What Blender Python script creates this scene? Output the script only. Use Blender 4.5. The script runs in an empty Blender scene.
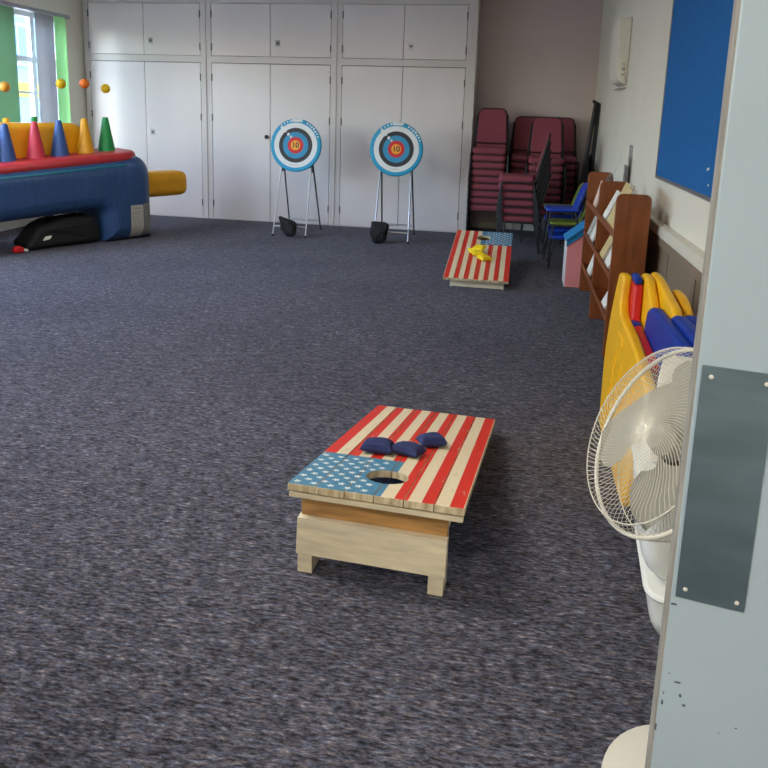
import bpy, bmesh, math, random
from mathutils import Vector, Matrix, Euler
random.seed(7)
SC = bpy.context.scene
COL = SC.collection
PI = math.pi
R = math.radians

# ------------------------------------------------------------------ materials
def lin(c):
    return tuple(((v/255.0)/12.92 if v/255.0 <= .04045 else ((v/255.0+.055)/1.055)**2.4) for v in c)

def mat(name, rgb, rough=.6, metal=0.0, var=0.0, scale=8.0, stretch=(1, 1, 1), bump=0.0, bscale=60.0, coat=0.0, spec=.5, trans=0.0):
    m = bpy.data.materials.new(name); m.use_nodes = True
    nt = m.node_tree; b = nt.nodes['Principled BSDF']
    c = lin(rgb)
    b.inputs['Base Color'].default_value = (*c, 1)
    b.inputs['Roughness'].default_value = rough
    b.inputs['Metallic'].default_value = metal
    b.inputs['Specular IOR Level'].default_value = spec
    if coat: b.inputs['Coat Weight'].default_value = coat; b.inputs['Coat Roughness'].default_value = .15
    tc = nt.nodes.new('ShaderNodeTexCoord'); mp = nt.nodes.new('ShaderNodeMapping')
    mp.inputs['Scale'].default_value = stretch
    nt.links.new(tc.outputs['Object'], mp.inputs['Vector'])
    if var:
        n = nt.nodes.new('ShaderNodeTexNoise'); n.inputs['Scale'].default_value = scale; n.inputs['Detail'].default_value = 6
        nt.links.new(mp.outputs['Vector'], n.inputs['Vector'])
        r = nt.nodes.new('ShaderNodeValToRGB')
        r.color_ramp.elements[0].position = .3; r.color_ramp.elements[1].position = .7
        r.color_ramp.elements[0].color = (*[max(0, v*(1-var)) for v in c], 1)
        r.color_ramp.elements[1].color = (*[min(1, v*(1+var)) for v in c], 1)
        nt.links.new(n.outputs['Fac'], r.inputs['Fac']); nt.links.new(r.outputs['Color'], b.inputs['Base Color'])
    if bump:
        n2 = nt.nodes.new('ShaderNodeTexNoise'); n2.inputs['Scale'].default_value = bscale; n2.inputs['Detail'].default_value = 4
        nt.links.new(mp.outputs['Vector'], n2.inputs['Vector'])
        bp = nt.nodes.new('ShaderNodeBump'); bp.inputs['Strength'].default_value = bump; bp.inputs['Distance'].default_value = .01
        nt.links.new(n2.outputs['Fac'], bp.inputs['Height']); nt.links.new(bp.outputs['Normal'], b.inputs['Normal'])
    return m

def math_node(nt, op, a, b=None):
    n = nt.nodes.new('ShaderNodeMath'); n.operation = op
    for i, v in enumerate((a, b)):
        if v is None: continue
        if isinstance(v, (int, float)): n.inputs[i].default_value = v
        else: nt.links.new(v, n.inputs[i])
    return n.outputs[0]

def mix_node(nt, fac, a, b):
    n = nt.nodes.new('ShaderNodeMix'); n.data_type = 'RGBA'
    nt.links.new(fac, n.inputs[0])
    for v, s in ((a, n.inputs[6]), (b, n.inputs[7])):
        if isinstance(v, tuple): s.default_value = (*v, 1)
        else: nt.links.new(v, s)
    return n.outputs[2]

def carpet_mat():
    m = bpy.data.materials.new('carpet'); m.use_nodes = True
    nt = m.node_tree; b = nt.nodes['Principled BSDF']
    tc = nt.nodes.new('ShaderNodeTexCoord')
    mp = nt.nodes.new('ShaderNodeMapping'); mp.inputs['Scale'].default_value = (32, 100, 1)
    mp.inputs['Rotation'].default_value = (0, 0, R(-6))
    nt.links.new(tc.outputs['Object'], mp.inputs['Vector'])
    n = nt.nodes.new('ShaderNodeTexNoise'); n.inputs['Scale'].default_value = 1.0; n.inputs['Detail'].default_value = 5; n.inputs['Roughness'].default_value = .75
    nt.links.new(mp.outputs['Vector'], n.inputs['Vector'])
    r = nt.nodes.new('ShaderNodeValToRGB'); cr = r.color_ramp
    cr.elements[0].position = .36; cr.elements[0].color = (*lin((20, 18, 22)), 1)
    cr.elements[1].position = .65; cr.elements[1].color = (*lin((190, 188, 196)), 1)
    for p, c in ((.43, (45, 45, 51)), (.48, (74, 75, 84)), (.53, (96, 98, 110)), (.59, (127, 128, 136))):
        e = cr.elements.new(p); e.color = (*lin(c), 1)
    mpl = nt.nodes.new('ShaderNodeMapping'); mpl.inputs['Scale'].default_value = (10, 27, 1); mpl.inputs['Rotation'].default_value = (0, 0, R(-6))
    nt.links.new(tc.outputs['Object'], mpl.inputs['Vector'])
    nl = nt.nodes.new('ShaderNodeTexNoise'); nl.inputs['Scale'].default_value = 1; nl.inputs['Detail'].default_value = 4; nl.inputs['Roughness'].default_value = .7
    nt.links.new(mpl.outputs['Vector'], nl.inputs['Vector'])
    fa = math_node(nt, 'ADD', math_node(nt, 'MULTIPLY', n.outputs['Fac'], .72), math_node(nt, 'MULTIPLY', nl.outputs['Fac'], .28))
    nt.links.new(fa, r.inputs['Fac'])
    # second yarn colour: brown and blue flecks
    mp2 = nt.nodes.new('ShaderNodeMapping'); mp2.inputs['Scale'].default_value = (22, 72, 1); mp2.inputs['Location'].default_value = (13, 7, 0)
    nt.links.new(tc.outputs['Object'], mp2.inputs['Vector'])
    n2 = nt.nodes.new('ShaderNodeTexNoise'); n2.inputs['Scale'].default_value = 1.0; n2.inputs['Detail'].default_value = 3
    nt.links.new(mp2.outputs['Vector'], n2.inputs['Vector'])
    r2 = nt.nodes.new('ShaderNodeValToRGB')
    r2.color_ramp.elements[0].position = .38; r2.color_ramp.elements[0].color = (*lin((255, 222, 200)), 1)
    r2.color_ramp.elements[1].position = .62; r2.color_ramp.elements[1].color = (*lin((212, 222, 246)), 1)
    nt.links.new(n2.outputs['Fac'], r2.inputs['Fac'])
    mx = nt.nodes.new('ShaderNodeMix'); mx.data_type = 'RGBA'; mx.blend_type = 'MULTIPLY'; mx.inputs[0].default_value = .55
    nt.links.new(r.outputs['Color'], mx.inputs[6]); nt.links.new(r2.outputs['Color'], mx.inputs[7])
    # broad worn patches
    n3 = nt.nodes.new('ShaderNodeTexNoise'); n3.inputs['Scale'].default_value = 1.1; n3.inputs['Detail'].default_value = 3
    nt.links.new(tc.outputs['Object'], n3.inputs['Vector'])
    r3 = nt.nodes.new('ShaderNodeValToRGB')
    r3.color_ramp.elements[0].position = .35; r3.color_ramp.elements[0].color = (.78, .78, .8, 1)
    r3.color_ramp.elements[1].position = .65; r3.color_ramp.elements[1].color = (1, 1, 1, 1)
    nt.links.new(n3.outputs['Fac'], r3.inputs['Fac'])
    mx2 = nt.nodes.new('ShaderNodeMix'); mx2.data_type = 'RGBA'; mx2.blend_type = 'MULTIPLY'; mx2.inputs[0].default_value = 1
    nt.links.new(mx.outputs[2], mx2.inputs[6]); nt.links.new(r3.outputs['Color'], mx2.inputs[7])
    nt.links.new(mx2.outputs[2], b.inputs['Base Color'])
    b.inputs['Roughness'].default_value = .95; b.inputs['Specular IOR Level'].default_value = .15
    b.inputs['Sheen Weight'].default_value = .06; b.inputs['Sheen Roughness'].default_value = .5
    bp = nt.nodes.new('ShaderNodeBump'); bp.inputs['Strength'].default_value = .5; bp.inputs['Distance'].default_value = .006
    nt.links.new(n.outputs['Fac'], bp.inputs['Height']); nt.links.new(bp.outputs['Normal'], b.inputs['Normal'])
    return m

def flag_mat():
    m = bpy.data.materials.new('flag_paint'); m.use_nodes = True
    nt = m.node_tree; b = nt.nodes['Principled BSDF']
    tc = nt.nodes.new('ShaderNodeTexCoord'); sx = nt.nodes.new('ShaderNodeSeparateXYZ')
    nt.links.new(tc.outputs['Object'], sx.inputs[0])
    u, v = sx.outputs[0], sx.outputs[1]
    t = math_node(nt, 'MULTIPLY', math_node(nt, 'ADD', u, .305), 13/.61)
    odd = math_node(nt, 'LESS_THAN', math_node(nt, 'MODULO', math_node(nt, 'FLOOR', t), 2.0), .5)
    stripes = mix_node(nt, odd, lin((226, 208, 172)), lin((214, 44, 26)))
    can = math_node(nt, 'MULTIPLY', math_node(nt, 'LESS_THAN', u, .0235), math_node(nt, 'LESS_THAN', v, .425))
    c = mix_node(nt, can, stripes, lin((70, 128, 158)))
    n = nt.nodes.new('ShaderNodeTexNoise'); n.inputs['Scale'].default_value = 9; n.inputs['Detail'].default_value = 8
    mp = nt.nodes.new('ShaderNodeMapping'); mp.inputs['Scale'].default_value = (4, 1, 1)
    nt.links.new(tc.outputs['Object'], mp.inputs['Vector']); nt.links.new(mp.outputs['Vector'], n.inputs['Vector'])
    worn = math_node(nt, 'MULTIPLY', math_node(nt, 'GREATER_THAN', n.outputs['Fac'], .66), .55)
    c = mix_node(nt, worn, c, lin((205, 185, 150)))
    sn = nt.nodes.new('ShaderNodeSeparateXYZ'); nt.links.new(tc.outputs['Normal'], sn.inputs[0])
    top = math_node(nt, 'GREATER_THAN', sn.outputs[2], .8)
    r = nt.nodes.new('ShaderNodeValToRGB')
    r.color_ramp.elements[0].position = .35; r.color_ramp.elements[0].color = (*lin((168, 146, 108)), 1)
    r.color_ramp.elements[1].position = .62; r.color_ramp.elements[1].color = (*lin((222, 206, 172)), 1)
    nt.links.new(n.outputs['Fac'], r.inputs['Fac'])
    c = mix_node(nt, top, r.outputs['Color'], c)
    nt.links.new(c, b.inputs['Base Color']); b.inputs['Roughness'].default_value = .5
    return m

def pane_mat():
    m = bpy.data.materials.new('window_glass'); m.use_nodes = True
    nt = m.node_tree; nt.nodes.clear()
    o = nt.nodes.new('ShaderNodeOutputMaterial'); t = nt.nodes.new('ShaderNodeBsdfTransparent'); g = nt.nodes.new('ShaderNodeBsdfGlossy')
    t.inputs[0].default_value = (.95, .98, .98, 1); g.inputs['Roughness'].default_value = .02
    x = nt.nodes.new('ShaderNodeMixShader'); x.inputs[0].default_value = .05
    nt.links.new(t.outputs[0], x.inputs[1]); nt.links.new(g.outputs[0], x.inputs[2]); nt.links.new(x.outputs[0], o.inputs[0])
    return m

def clear_mat():
    m = bpy.data.materials.new('clear_plastic'); m.use_nodes = True
    nt = m.node_tree; nt.nodes.clear()
    o = nt.nodes.new('ShaderNodeOutputMaterial'); t = nt.nodes.new('ShaderNodeBsdfTransparent'); g = nt.nodes.new('ShaderNodeBsdfPrincipled')
    t.inputs[0].default_value = (.9, .9, .9, 1); g.inputs['Base Color'].default_value = (.75, .75, .74, 1); g.inputs['Roughness'].default_value = .15
    x = nt.nodes.new('ShaderNodeMixShader'); x.inputs[0].default_value = .5
    nt.links.new(t.outputs[0], x.inputs[1]); nt.links.new(g.outputs[0], x.inputs[2]); nt.links.new(x.outputs[0], o.inputs[0])
    return m

def slat_mat(name, rgb, tr):
    m = bpy.data.materials.new(name); m.use_nodes = True
    nt = m.node_tree; nt.nodes.clear()
    o = nt.nodes.new('ShaderNodeOutputMaterial'); d = nt.nodes.new('ShaderNodeBsdfDiffuse'); t = nt.nodes.new('ShaderNodeBsdfTranslucent')
    d.inputs[0].default_value = (*lin(rgb), 1); t.inputs[0].default_value = (*lin(rgb), 1)
    x = nt.nodes.new('ShaderNodeMixShader'); x.inputs[0].default_value = tr
    nt.links.new(d.outputs[0], x.inputs[1]); nt.links.new(t.outputs[0], x.inputs[2]); nt.links.new(x.outputs[0], o.inputs[0])
    return m

def scuffed_mat(name, rgb, rough):
    m = mat(name, rgb, rough, var=.04, scale=3)
    return m

M = dict(
    carpet=carpet_mat(), flag=flag_mat(), glass=pane_mat(), clear=clear_mat(),
    wall=mat('wall_paint', (230, 224, 208), .7, var=.03, scale=2),
    wall_dim=mat('alcove_wall_shaded', (206, 190, 184), .75, var=.03, scale=2),  # wall colour dimmed and pinkened: alcove shade and red reflection put into it
    ceiling=mat('ceiling_paint', (236, 236, 232), .8, var=.02),
    cupboard=mat('cupboard_gloss', (224, 216, 213), .32, var=.03, scale=1.5),
    cup_frame=mat('cupboard_frame_paint', (212, 204, 199), .4, var=.03, scale=2),
    seam=mat('dark_gap', (58, 52, 48), .9, var=.1),
    screw=mat('bright_screw', (214, 214, 208), .35, .3),
    steel=mat('brushed_steel', (150, 150, 150), .35, 1.0, var=.1, scale=30),
    alu=mat('aluminium_tube', (176, 176, 180), .35, .9, var=.08, scale=20),
    dark_metal=mat('grey_metal', (88, 90, 94), .45, .7, var=.1),
    plate=mat('push_plate_steel', (112, 134, 150), .38, .85, var=.18, scale=7, stretch=(1, 1, 3)),
    door=mat('door_paint', (150, 168, 182), .5, var=.03, scale=4),
    chip=mat('chipped_paint', (70, 80, 92), .8, var=.2),
    edge=mat('door_edge_wood', (136, 134, 128), .7, var=.3, scale=25, stretch=(1, 1, .3)),
    panel=mat('casing_panel_paint', (138, 124, 104), .4, var=.06, scale=2),
    rail=mat('rail_paint', (220, 214, 196), .45, var=.03),
    blue_felt=mat('blue_felt', (6, 98, 166), .9, var=.08, scale=30, bump=.1, bscale=300),
    burg=mat('burgundy_fabric', (134, 62, 74), .85, var=.1, scale=60, bump=.15, bscale=250),
    piping=mat('black_piping', (24, 20, 22), .7, var=.1),
    black=mat('black_metal', (20, 20, 22), .5, var=.1),
    black_cloth=mat('black_nylon', (16, 16, 18), .75, var=.25, scale=20, bump=.6, bscale=30),
    vinyl_blue=mat('blue_vinyl', (48, 78, 120), .3, var=.09, scale=4, bump=.9, bscale=9, stretch=(5, 1, .5)),
    vinyl_red=mat('red_vinyl', (182, 46, 50), .4, var=.07, scale=4, bump=.3, bscale=12),
    vinyl_yellow=mat('yellow_vinyl', (236, 168, 22), .38, var=.06, scale=4, bump=.3, bscale=10),
    vinyl_green=mat('green_vinyl', (26, 142, 70), .4, var=.06),
    vinyl_teal=mat('teal_vinyl', (20, 108, 128), .4, var=.06),
    vinyl_cblue=mat('cone_blue_vinyl', (48, 88, 150), .4, var=.06),
    vinyl_cred=mat('cone_red_vinyl', (206, 56, 76), .4, var=.06),
    ball_yellow=mat('ball_yellow', (240, 196, 10), .35, var=.04),
    ball_orange=mat('ball_orange', (250, 122, 26), .35, var=.04),
    ball_tan=mat('ball_amber', (226, 160, 50), .35, var=.04),
    paper=mat('white_paper', (226, 222, 210), .8, var=.04, scale=10),
    paper_grey=mat('grey_paper', (176, 172, 160), .8, var=.06, scale=10),
    ink=mat('dark_ink', (60, 60, 62), .8, var=.05),
    t_blue=mat('target_rim_blue', (20, 150, 190), .55, var=.04),
    t_mid=mat('target_ring_blue', (44, 140, 182), .6, var=.04),
    t_white=mat('target_white', (222, 224, 222), .6, var=.03),
    t_black=mat('target_black', (44, 44, 48), .6, var=.05),
    t_red=mat('target_red', (206, 32, 40), .6, var=.04),
    t_gold=mat('target_gold', (244, 164, 40), .6, var=.04),
    cream_wood=mat('cream_painted_wood', (232, 218, 186), .55, var=.14, scale=7, stretch=(1, 6, 6), bump=.15, bscale=30),
    raw_wood=mat('bare_brown_wood', (186, 140, 82), .6, var=.3, scale=6, stretch=(1, 7, 7), bump=.2, bscale=30),
    star=mat('star_white', (222, 226, 222), .6, var=.03),
    navy=mat('navy_cloth', (34, 44, 92), .8, var=.12, scale=30, bump=.25, bscale=90),
    yel_cloth=mat('yellow_cloth', (250, 214, 16), .8, var=.06, scale=30, bump=.25, bscale=90),
    brown_wood=mat('bookcase_veneer', (136, 74, 34), .42, var=.2, scale=5, stretch=(6, 6, 1)),
    pl_blue=mat('blue_plastic', (24, 66, 176), .35, var=.05),
    pl_green=mat('olive_green_plastic', (112, 128, 44), .4, var=.05),
    pl_yellow=mat('yellow_plastic', (246, 184, 10), .38, var=.04, bump=.05, bscale=40),
    pl_red=mat('red_plastic', (206, 26, 30), .38, var=.04),
    pl_navy=mat('royal_blue_plastic', (6, 50, 146), .45, var=.05, spec=.3),
    pink=mat('pink_board', (232, 142, 138), .7, var=.04),
    white_board=mat('white_board_paint', (222, 214, 210), .6, var=.03),
    roof_blue=mat('roof_blue_paint', (26, 128, 186), .6, var=.04),
    fan_white=mat('fan_cream_plastic', (212, 208, 194), .4, var=.02),
    blade=mat('fan_blade_plastic', (188, 184, 170), .45, var=.02),
    fan_dark=mat('fan_dark_collar', (92, 78, 62), .6, var=.1),
    tub=mat('white_tub_plastic', (228, 230, 224), .35, var=.02),
    stripe_grey=mat('slate_blue_print', (82, 92, 112), .7, var=.05),
    print_green=mat('green_print', (70, 150, 84), .7, var=.05),
    print_teal=mat('teal_print', (30, 150, 136), .7, var=.05),
    beige=mat('beige_paper', (206, 182, 128), .75, var=.2, scale=40, stretch=(1, 4, 1)),
    pinkish=mat('pale_pink_paper', (226, 196, 180), .75, var=.06),
    slat_green=slat_mat('green_blind_fabric', (160, 200, 140), .4),
    slat_deep=slat_mat('sage_blind_fabric', (134, 160, 130), .06),
    slat_grey=slat_mat('grey_blind_fabric', (168, 166, 164), .05),
    pvc=mat('white_window_frame', (232, 234, 236), .4, var=.02),
    ext_white=mat('white_render', (128, 140, 148), .9, var=.03),
    ext_glass=mat('far_window_glass', (92, 120, 146), .4, var=.2, scale=1),
    ext_yellow=mat('yellow_band_paint', (176, 144, 40), .8, var=.03),
    ext_frame=mat('far_window_frame', (150, 160, 172), .6, var=.03),
    asphalt=mat('paving', (150, 150, 146), .9, var=.1),
)

# ------------------------------------------------------------------ mesh builder
def rpoly(pts, rad, n=5):
    """round the corners of a polygon"""
    out = []; N = len(pts)
    for i in range(N):
        p = Vector(pts[i]); a = Vector(pts[i-1]); b = Vector(pts[(i+1) % N])
        r = rad[i] if isinstance(rad, (list, tuple)) else rad
        if r <= 0: out.append(tuple(p)); continue
        d1 = (a-p); d2 = (b-p); l = min(r, d1.length*.49, d2.length*.49)
        s = p+d1.normalized()*l; e = p+d2.normalized()*l
        for k in range(n+1):
            t = k/n
            out.append(tuple((1-t)*(1-t)*s+2*t*(1-t)*p+t*t*e))
    return out

class MB:
    def __init__(s): s.bm = bmesh.new()
    def _merge(s, b2, m, mi):
        for f in b2.faces: f.material_index = mi; f.smooth = not f.tag
        if m is not None: bmesh.ops.transform(b2, matrix=m, verts=b2.verts)
        t = bpy.data.meshes.new('t'); b2.to_mesh(t); b2.free(); s.bm.from_mesh(t); bpy.data.meshes.remove(t)
    def box(s, c, d, rot=None, bev=0, mi=0, seg=2):
        b = bmesh.new(); bmesh.ops.create_cube(b, size=1)
        bmesh.ops.scale(b, vec=d, verts=b.verts)
        if bev: bmesh.ops.bevel(b, geom=b.edges[:], offset=min(bev, min(d)*.49), segments=seg, affect='EDGES', profile=.5)
        b.normal_update()
        for f in b.faces: f.tag = max(abs(x) for x in f.normal) > .999
        m = Matrix.Translation(c)
        if rot is not None: m = m @ (rot.to_4x4() if isinstance(rot, Matrix) else Euler(rot).to_matrix().to_4x4())
        s._merge(b, m, mi); return s
    def box2(s, a, b, bev=0, mi=0):
        return s.box([(a[i]+b[i])/2 for i in range(3)], [abs(b[i]-a[i]) for i in range(3)], None, bev, mi)
    def tube(s, pts, r, n=8, closed=False, mi=0):
        b = bmesh.new(); pts = [Vector(p) for p in pts]; N = len(pts); rings = []
        prev = None
        for i, p in enumerate(pts):
            if closed: t = (pts[(i+1) % N]-pts[i-1]).normalized()
            else: t = (pts[min(i+1, N-1)]-pts[max(i-1, 0)]).normalized()
            if prev is None:
                u = t.orthogonal().normalized()
            else:
                u = (prev-t*prev.dot(t)); u = u.normalized() if u.length > 1e-6 else t.orthogonal().normalized()
            prev = u; w = t.cross(u)
            rr = r[i] if isinstance(r, (list, tuple)) else r
            rings.append([b.verts.new(p+u*math.cos(2*PI*k/n)*rr+w*math.sin(2*PI*k/n)*rr) for k in range(n)])
        for i in range(N if closed else N-1):
            A, B = rings[i], rings[(i+1) % N]
            off = 0
            if closed and i == N-1:
                off = min(range(n), key=lambda o: (A[0].co-B[o].co).length)
            for k in range(n):
                b.faces.new((A[k], A[(k+1) % n], B[(k+1+off) % n], B[(k+off) % n]))
        if not closed:
            b.faces.new(list(reversed(rings[0]))); b.faces.new(rings[-1])
        bmesh.ops.recalc_face_normals(b, faces=b.faces[:])
        s._merge(b, None, mi); return s
    def cyl(s, a, b, r, r2=None, n=16, mi=0):
        return s.tube([a, b], [r, r if r2 is None else r2], n, mi=mi)
    def lathe(s, prof, n=32, m=None, mi=0):
        b = bmesh.new(); rings = []
        for r, z in prof:
            if r < 1e-6: rings.append([b.verts.new((0, 0, z))])
            else: rings.append([b.verts.new((r*math.cos(2*PI*k/n), r*math.sin(2*PI*k/n), z)) for k in range(n)])
        for A, B in zip(rings, rings[1:]):
            for k in range(n):
                k2 = (k+1) % n
                if len(A) == 1 and len(B) == 1: continue
                if len(A) == 1: b.faces.new((A[0], B[k2], B[k]))
                elif len(B) == 1: b.faces.new((A[k], A[k2], B[0]))
                else: b.faces.new((A[k], A[k2], B[k2], B[k]))
        bmesh.ops.recalc_face_normals(b, faces=b.faces[:])
        s._merge(b, m, mi); return s
    def puffy(s, out, d, r, fn, seg=4, mi=0):
        """extrude a 2-D outline (u,v) over w in 0..d with edges rounded by r; fn maps (u,v,w) to a point"""
        b = bmesh.new(); N = len(out)
        P = [Vector(p) for p in out]
        area = sum(P[i].x*P[(i+1) % N].y-P[(i+1) % N].x*P[i].y for i in range(N))
        if area < 0: P.reverse()
        nr = []
        for i in range(N):
            e1 = (P[i]-P[i-1]).normalized(); e2 = (P[(i+1) % N]-P[i]).normalized()
            n1 = Vector((-e1.y, e1.x)); n2 = Vector((-e2.y, e2.x)); k = n1+n2
            if k.length < 1e-5: k = n1
            k.normalize(); c = max(.4, k.dot(n1)); nr.append(k/c)
        lay = []
        r = min(r, d/2)
        for i in range(seg+1):
            th = i/seg*PI/2; lay.append((r*(1-math.sin(th)), r*(1-math.cos(th))))
        lay = lay+[(a, d-w) for a, w in reversed(lay)]
        if r == 0: lay = [(0, 0), (0, d)]
        rings = []
        for a, w in lay:
            rings.append([b.verts.new(fn(P[i].x+nr[i].x*a, P[i].y+nr[i].y*a, w)) for i in range(N)])
        for A, B in zip(rings, rings[1:]):
            for k in range(N): b.faces.new((A[k], A[(k+1) % N], B[(k+1) % N], B[k]))
        for f in b.faces: f.tag = False
        for q in (list(reversed(rings[0])), rings[-1]): b.faces.new(q).tag = True
        bmesh.ops.remove_doubles(b, verts=b.verts[:], dist=1e-6)
        bmesh.ops.recalc_face_normals(b, faces=b.faces[:])
        s._merge(b, None, mi); return s
    def face(s, pts, mi=0):
        b = bmesh.new(); b.faces.new([b.verts.new(p) for p in pts]); s._merge(b, None, mi); return s
    def build(s, name, mats, parent=None, loc=None, rot=None, angle=40):
        me = bpy.data.meshes.new(name); s.bm.to_mesh(me); s.bm.free()
        for m in (mats if isinstance(mats, (list, tuple)) else [mats]): me.materials.append(M[m] if isinstance(m, str) else m)
        fl = [p.use_smooth for p in me.polygons]; me.set_sharp_from_angle(angle=R(angle)); me.polygons.foreach_set('use_smooth', fl)
        o = bpy.data.objects.new(name, me); COL.objects.link(o)
        if parent is not None: o.parent = parent
        if loc is not None: o.location = loc
        if rot is not None: o.rotation_euler = rot
        return o

XY = lambda z0=0: (lambda u, v, w: (u, v, z0+w))                 # outline in plan, thickness up
XZ = lambda y0=0: (lambda u, v, w: (u, y0+w, v))                 # outline in x-z, thickness +y
YZ = lambda x0=0: (lambda u, v, w: (x0+w, u, v))                 # outline in y-z, thickness +x

def thing(name, label, cat, loc=(0, 0, 0), rot=0, group=None):
    o = bpy.data.objects.new(name, None); COL.objects.link(o); o.empty_display_size = .1
    o.location = loc
    o.rotation_euler = (0, 0, rot) if isinstance(rot, (int, float)) else rot
    o['label'] = label; o['category'] = cat
    if group: o['group'] = group
    return o
def tag(o, label, cat, group=None):
    o['label'] = label; o['category'] = cat
    if group: o['group'] = group
    return o
def struct(o): o['kind'] = 'structure'; return o
KIDS = {}
def children(o): return [c for c in COL.objects if c.parent == o]
def dup(root, loc, rot, label, group=None):
    def cp(o, par):
        c = o.copy(); COL.objects.link(c)
        if par: c.parent = par
        for ch in children(o): cp(ch, c)
        return c
    r = cp(root, None); r.location = loc; r.rotation_euler = (0, 0, rot) if isinstance(rot, (int, float)) else rot
    r['label'] = label
    if group: r['group'] = group
    return r

# ------------------------------------------------------------------ the room
XL, XR, YF, YB, ZC = -6.33, 1.04, .72, 10.74, 3.22
struct(MB().box2((-7, -2.2, -.1), (XR+.15, YB+.15, 0)).build('floor', 'carpet'))
struct(MB().box2((XL-.15, -2.2, ZC), (XR+.15, YB+.15, ZC+.1)).build('ceiling', 'ceiling'))
struct(MB().box2((XL-.15, YB, 0), (XR+.15, YB+.15, ZC)).build('wall_back', 'wall_dim'))
struct(MB().box2((XR, -2.2, 0), (XR+.15, YB, ZC)).build('wall_right', 'wall'))
# front wall with the doorway the photograph is taken through
w = MB()
w.box2((XL, YF-.12, 0), (-1.0, YF, ZC)); w.box2((-1.0, YF-.12, 2.15), (XR, YF, ZC))
struct(w.build('wall_front', 'wall'))
# corridor outside the doorway
w = MB(); w.box2((-3.0, -2.2, 0), (-2.9, YF-.12, ZC))
struct(w.build('wall_corridor_side', 'wall'))
struct(MB().box2((-2.9, -2.2, 0), (XR, -2.1, ZC)).build('wall_corridor_end', 'wall'))
# left wall with three windows
WINS = [(7.55, 9.62), (4.6, 6.9), (1.5, 3.9)]
ZS, ZT = 1.0, 2.76
w = MB(); xs = (XL-.15, XL)
w.box2((xs[0], YF-.12, 0), (xs[1], YB, ZS)); w.box2((xs[0], YF-.12, ZT), (xs[1], YB, ZC))
ys = [YF-.12, 1.5, 3.9, 4.6, 6.9, 7.55, 9.62, YB]
for i in range(0, 8, 2): w.box2((xs[0], ys[i], ZS), (xs[1], ys[i+1], ZT))
struct(w.build('wall_left', 'wall'))
for k, (y0, y1) in enumerate(WINS):
    f = MB(); x0, x1 = XL-.11, XL-.05; t = .055
    f.box2((x0, y0, ZS), (x1, y0+t, ZT)); f.box2((x0, y1-t, ZS), (x1, y1, ZT)); f.box2((x0, y0, ZS), (x1, y1, ZS+t)); f.box2((x0, y0, ZT-t), (x1, y1, ZT))
    for yy in ((y0*2+y1)/3, (y0+2*y1)/3) if k else (8.24, 9.08):
        f.box2((x0, yy-.04, ZS+t), (x1, yy+.04, ZT-t))
    f.box2((x0+.005, y0+t, 2.13), (x1-.005, y1-t, 2.20)); f.box2((x0+.01, y0+t, 1.72), (x1-.01, y1-t, 1.75))
    f.box2((XL-.05, y0-.02, ZS-.03), (XL+.06, y1+.02, ZS), .005)
    o = struct(f.build('window_%d' % (k+1), 'pvc'))
    g = MB().box2((XL-.085, y0+t, ZS+t), (XL-.079, y1-t, ZT-t)).build('pane', 'glass', o)
# casing along the right wall with its painted top ledge
w = MB(); YC0, YC1 = YF+.02, 7.2
w.box2((1.0, YC0, 0), (XR-.001, YC1, .86), 0, 0)
for yy in (1.9, 2.62, 3.36, 4.1, 4.84, 5.6, 6.3): w.box2((.9985, yy-.006, .02), (1.001, yy+.006, .80), 0, 1)
w.box2((.982, YC0, .80), (1.01, YC1, .862), .004, 0)
struct(w.build('trim_1', ['panel', 'seam']))
w = MB(); w.box2((.975, YC0, .862), (XR-.001, YC1, .935), .008, 0)
struct(w.build('trim_2', ['rail']))
struct(MB().box2((XR-.016, YC1, 0), (XR-.001, YB-.01, .10), .003).build('baseboard_right', 'rail'))
struct(MB().box2((-.56, YB-.016, 0), (XR-.02, YB-.001, .10), .003).build('baseboard_back', 'rail'))

# ------------------------------------------------------------------ door leaf in the foreground
dd = Vector((.993, -.118, 0)).normalized(); dn = Vector((-dd.y, dd.x, 0))      # dn points into the room
door = bpy.data.objects.new('door_1', None); COL.objects.link(door); struct(door)
door.location = (.2405, .93, 0); door.rotation_euler = (0, 0, math.atan2(dd.y, dd.x))
DW = .77
MB().box2((0, .001, .006), (DW, .044, 2.08), .003).build('door_leaf', 'door', door)
e = MB().box2((-.0015, .002, .008), (.0006, .043, 2.078))
random.seed(3)
e.build('door_edge', 'edge', door)
p = MB(); pts = [(.006, 1.004), (.0055, 1.327), (.090, 1.325), (.090, 1.0)]
p.puffy(pts, .0016, .0004, lambda u, v, w: (u, -.0006-w+.0006, v), 2)
pl = p.build('push_plate', 'plate', door)
for x, z in ((.017, 1.313), (.080, 1.312), (.017, 1.017), (.080, 1.012)):
    MB().lathe([(0, .0), (.0032, 0), (.0026, .0012), (0, .0018)], 14, Matrix.Translation((x, -.0012, z)) @ Matrix.Rotation(PI/2, 4, 'X')).build('screw', 'screw', pl)
chips = MB()
for x, z, sx, sz in ((.006, 1.005, .010, .004), (.022, .889, .010, .003), (.027, .870, .004, .006), (.033, .856, .005, .004), (.006, .868, .002, .006), (.0055, .853, .0035, .009), (.001, .813, .003, .016), (.010, .900, .003, .002), (.10, .84, .004, .002), (.08, .826, .002, .002)):
    n = 9; pp = [(x+sx/2*math.cos(a)*random.uniform(.6, 1.1), z+sz/2*math.sin(a)*random.uniform(.6, 1.1)) for a in [2*PI*i/n for i in range(n)]]
    chips.puffy(pp, .0004, 0, lambda u, v, w: (u, .0008-w, v-.014))
chips.build('chipped_paint', 'chip', door)

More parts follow.
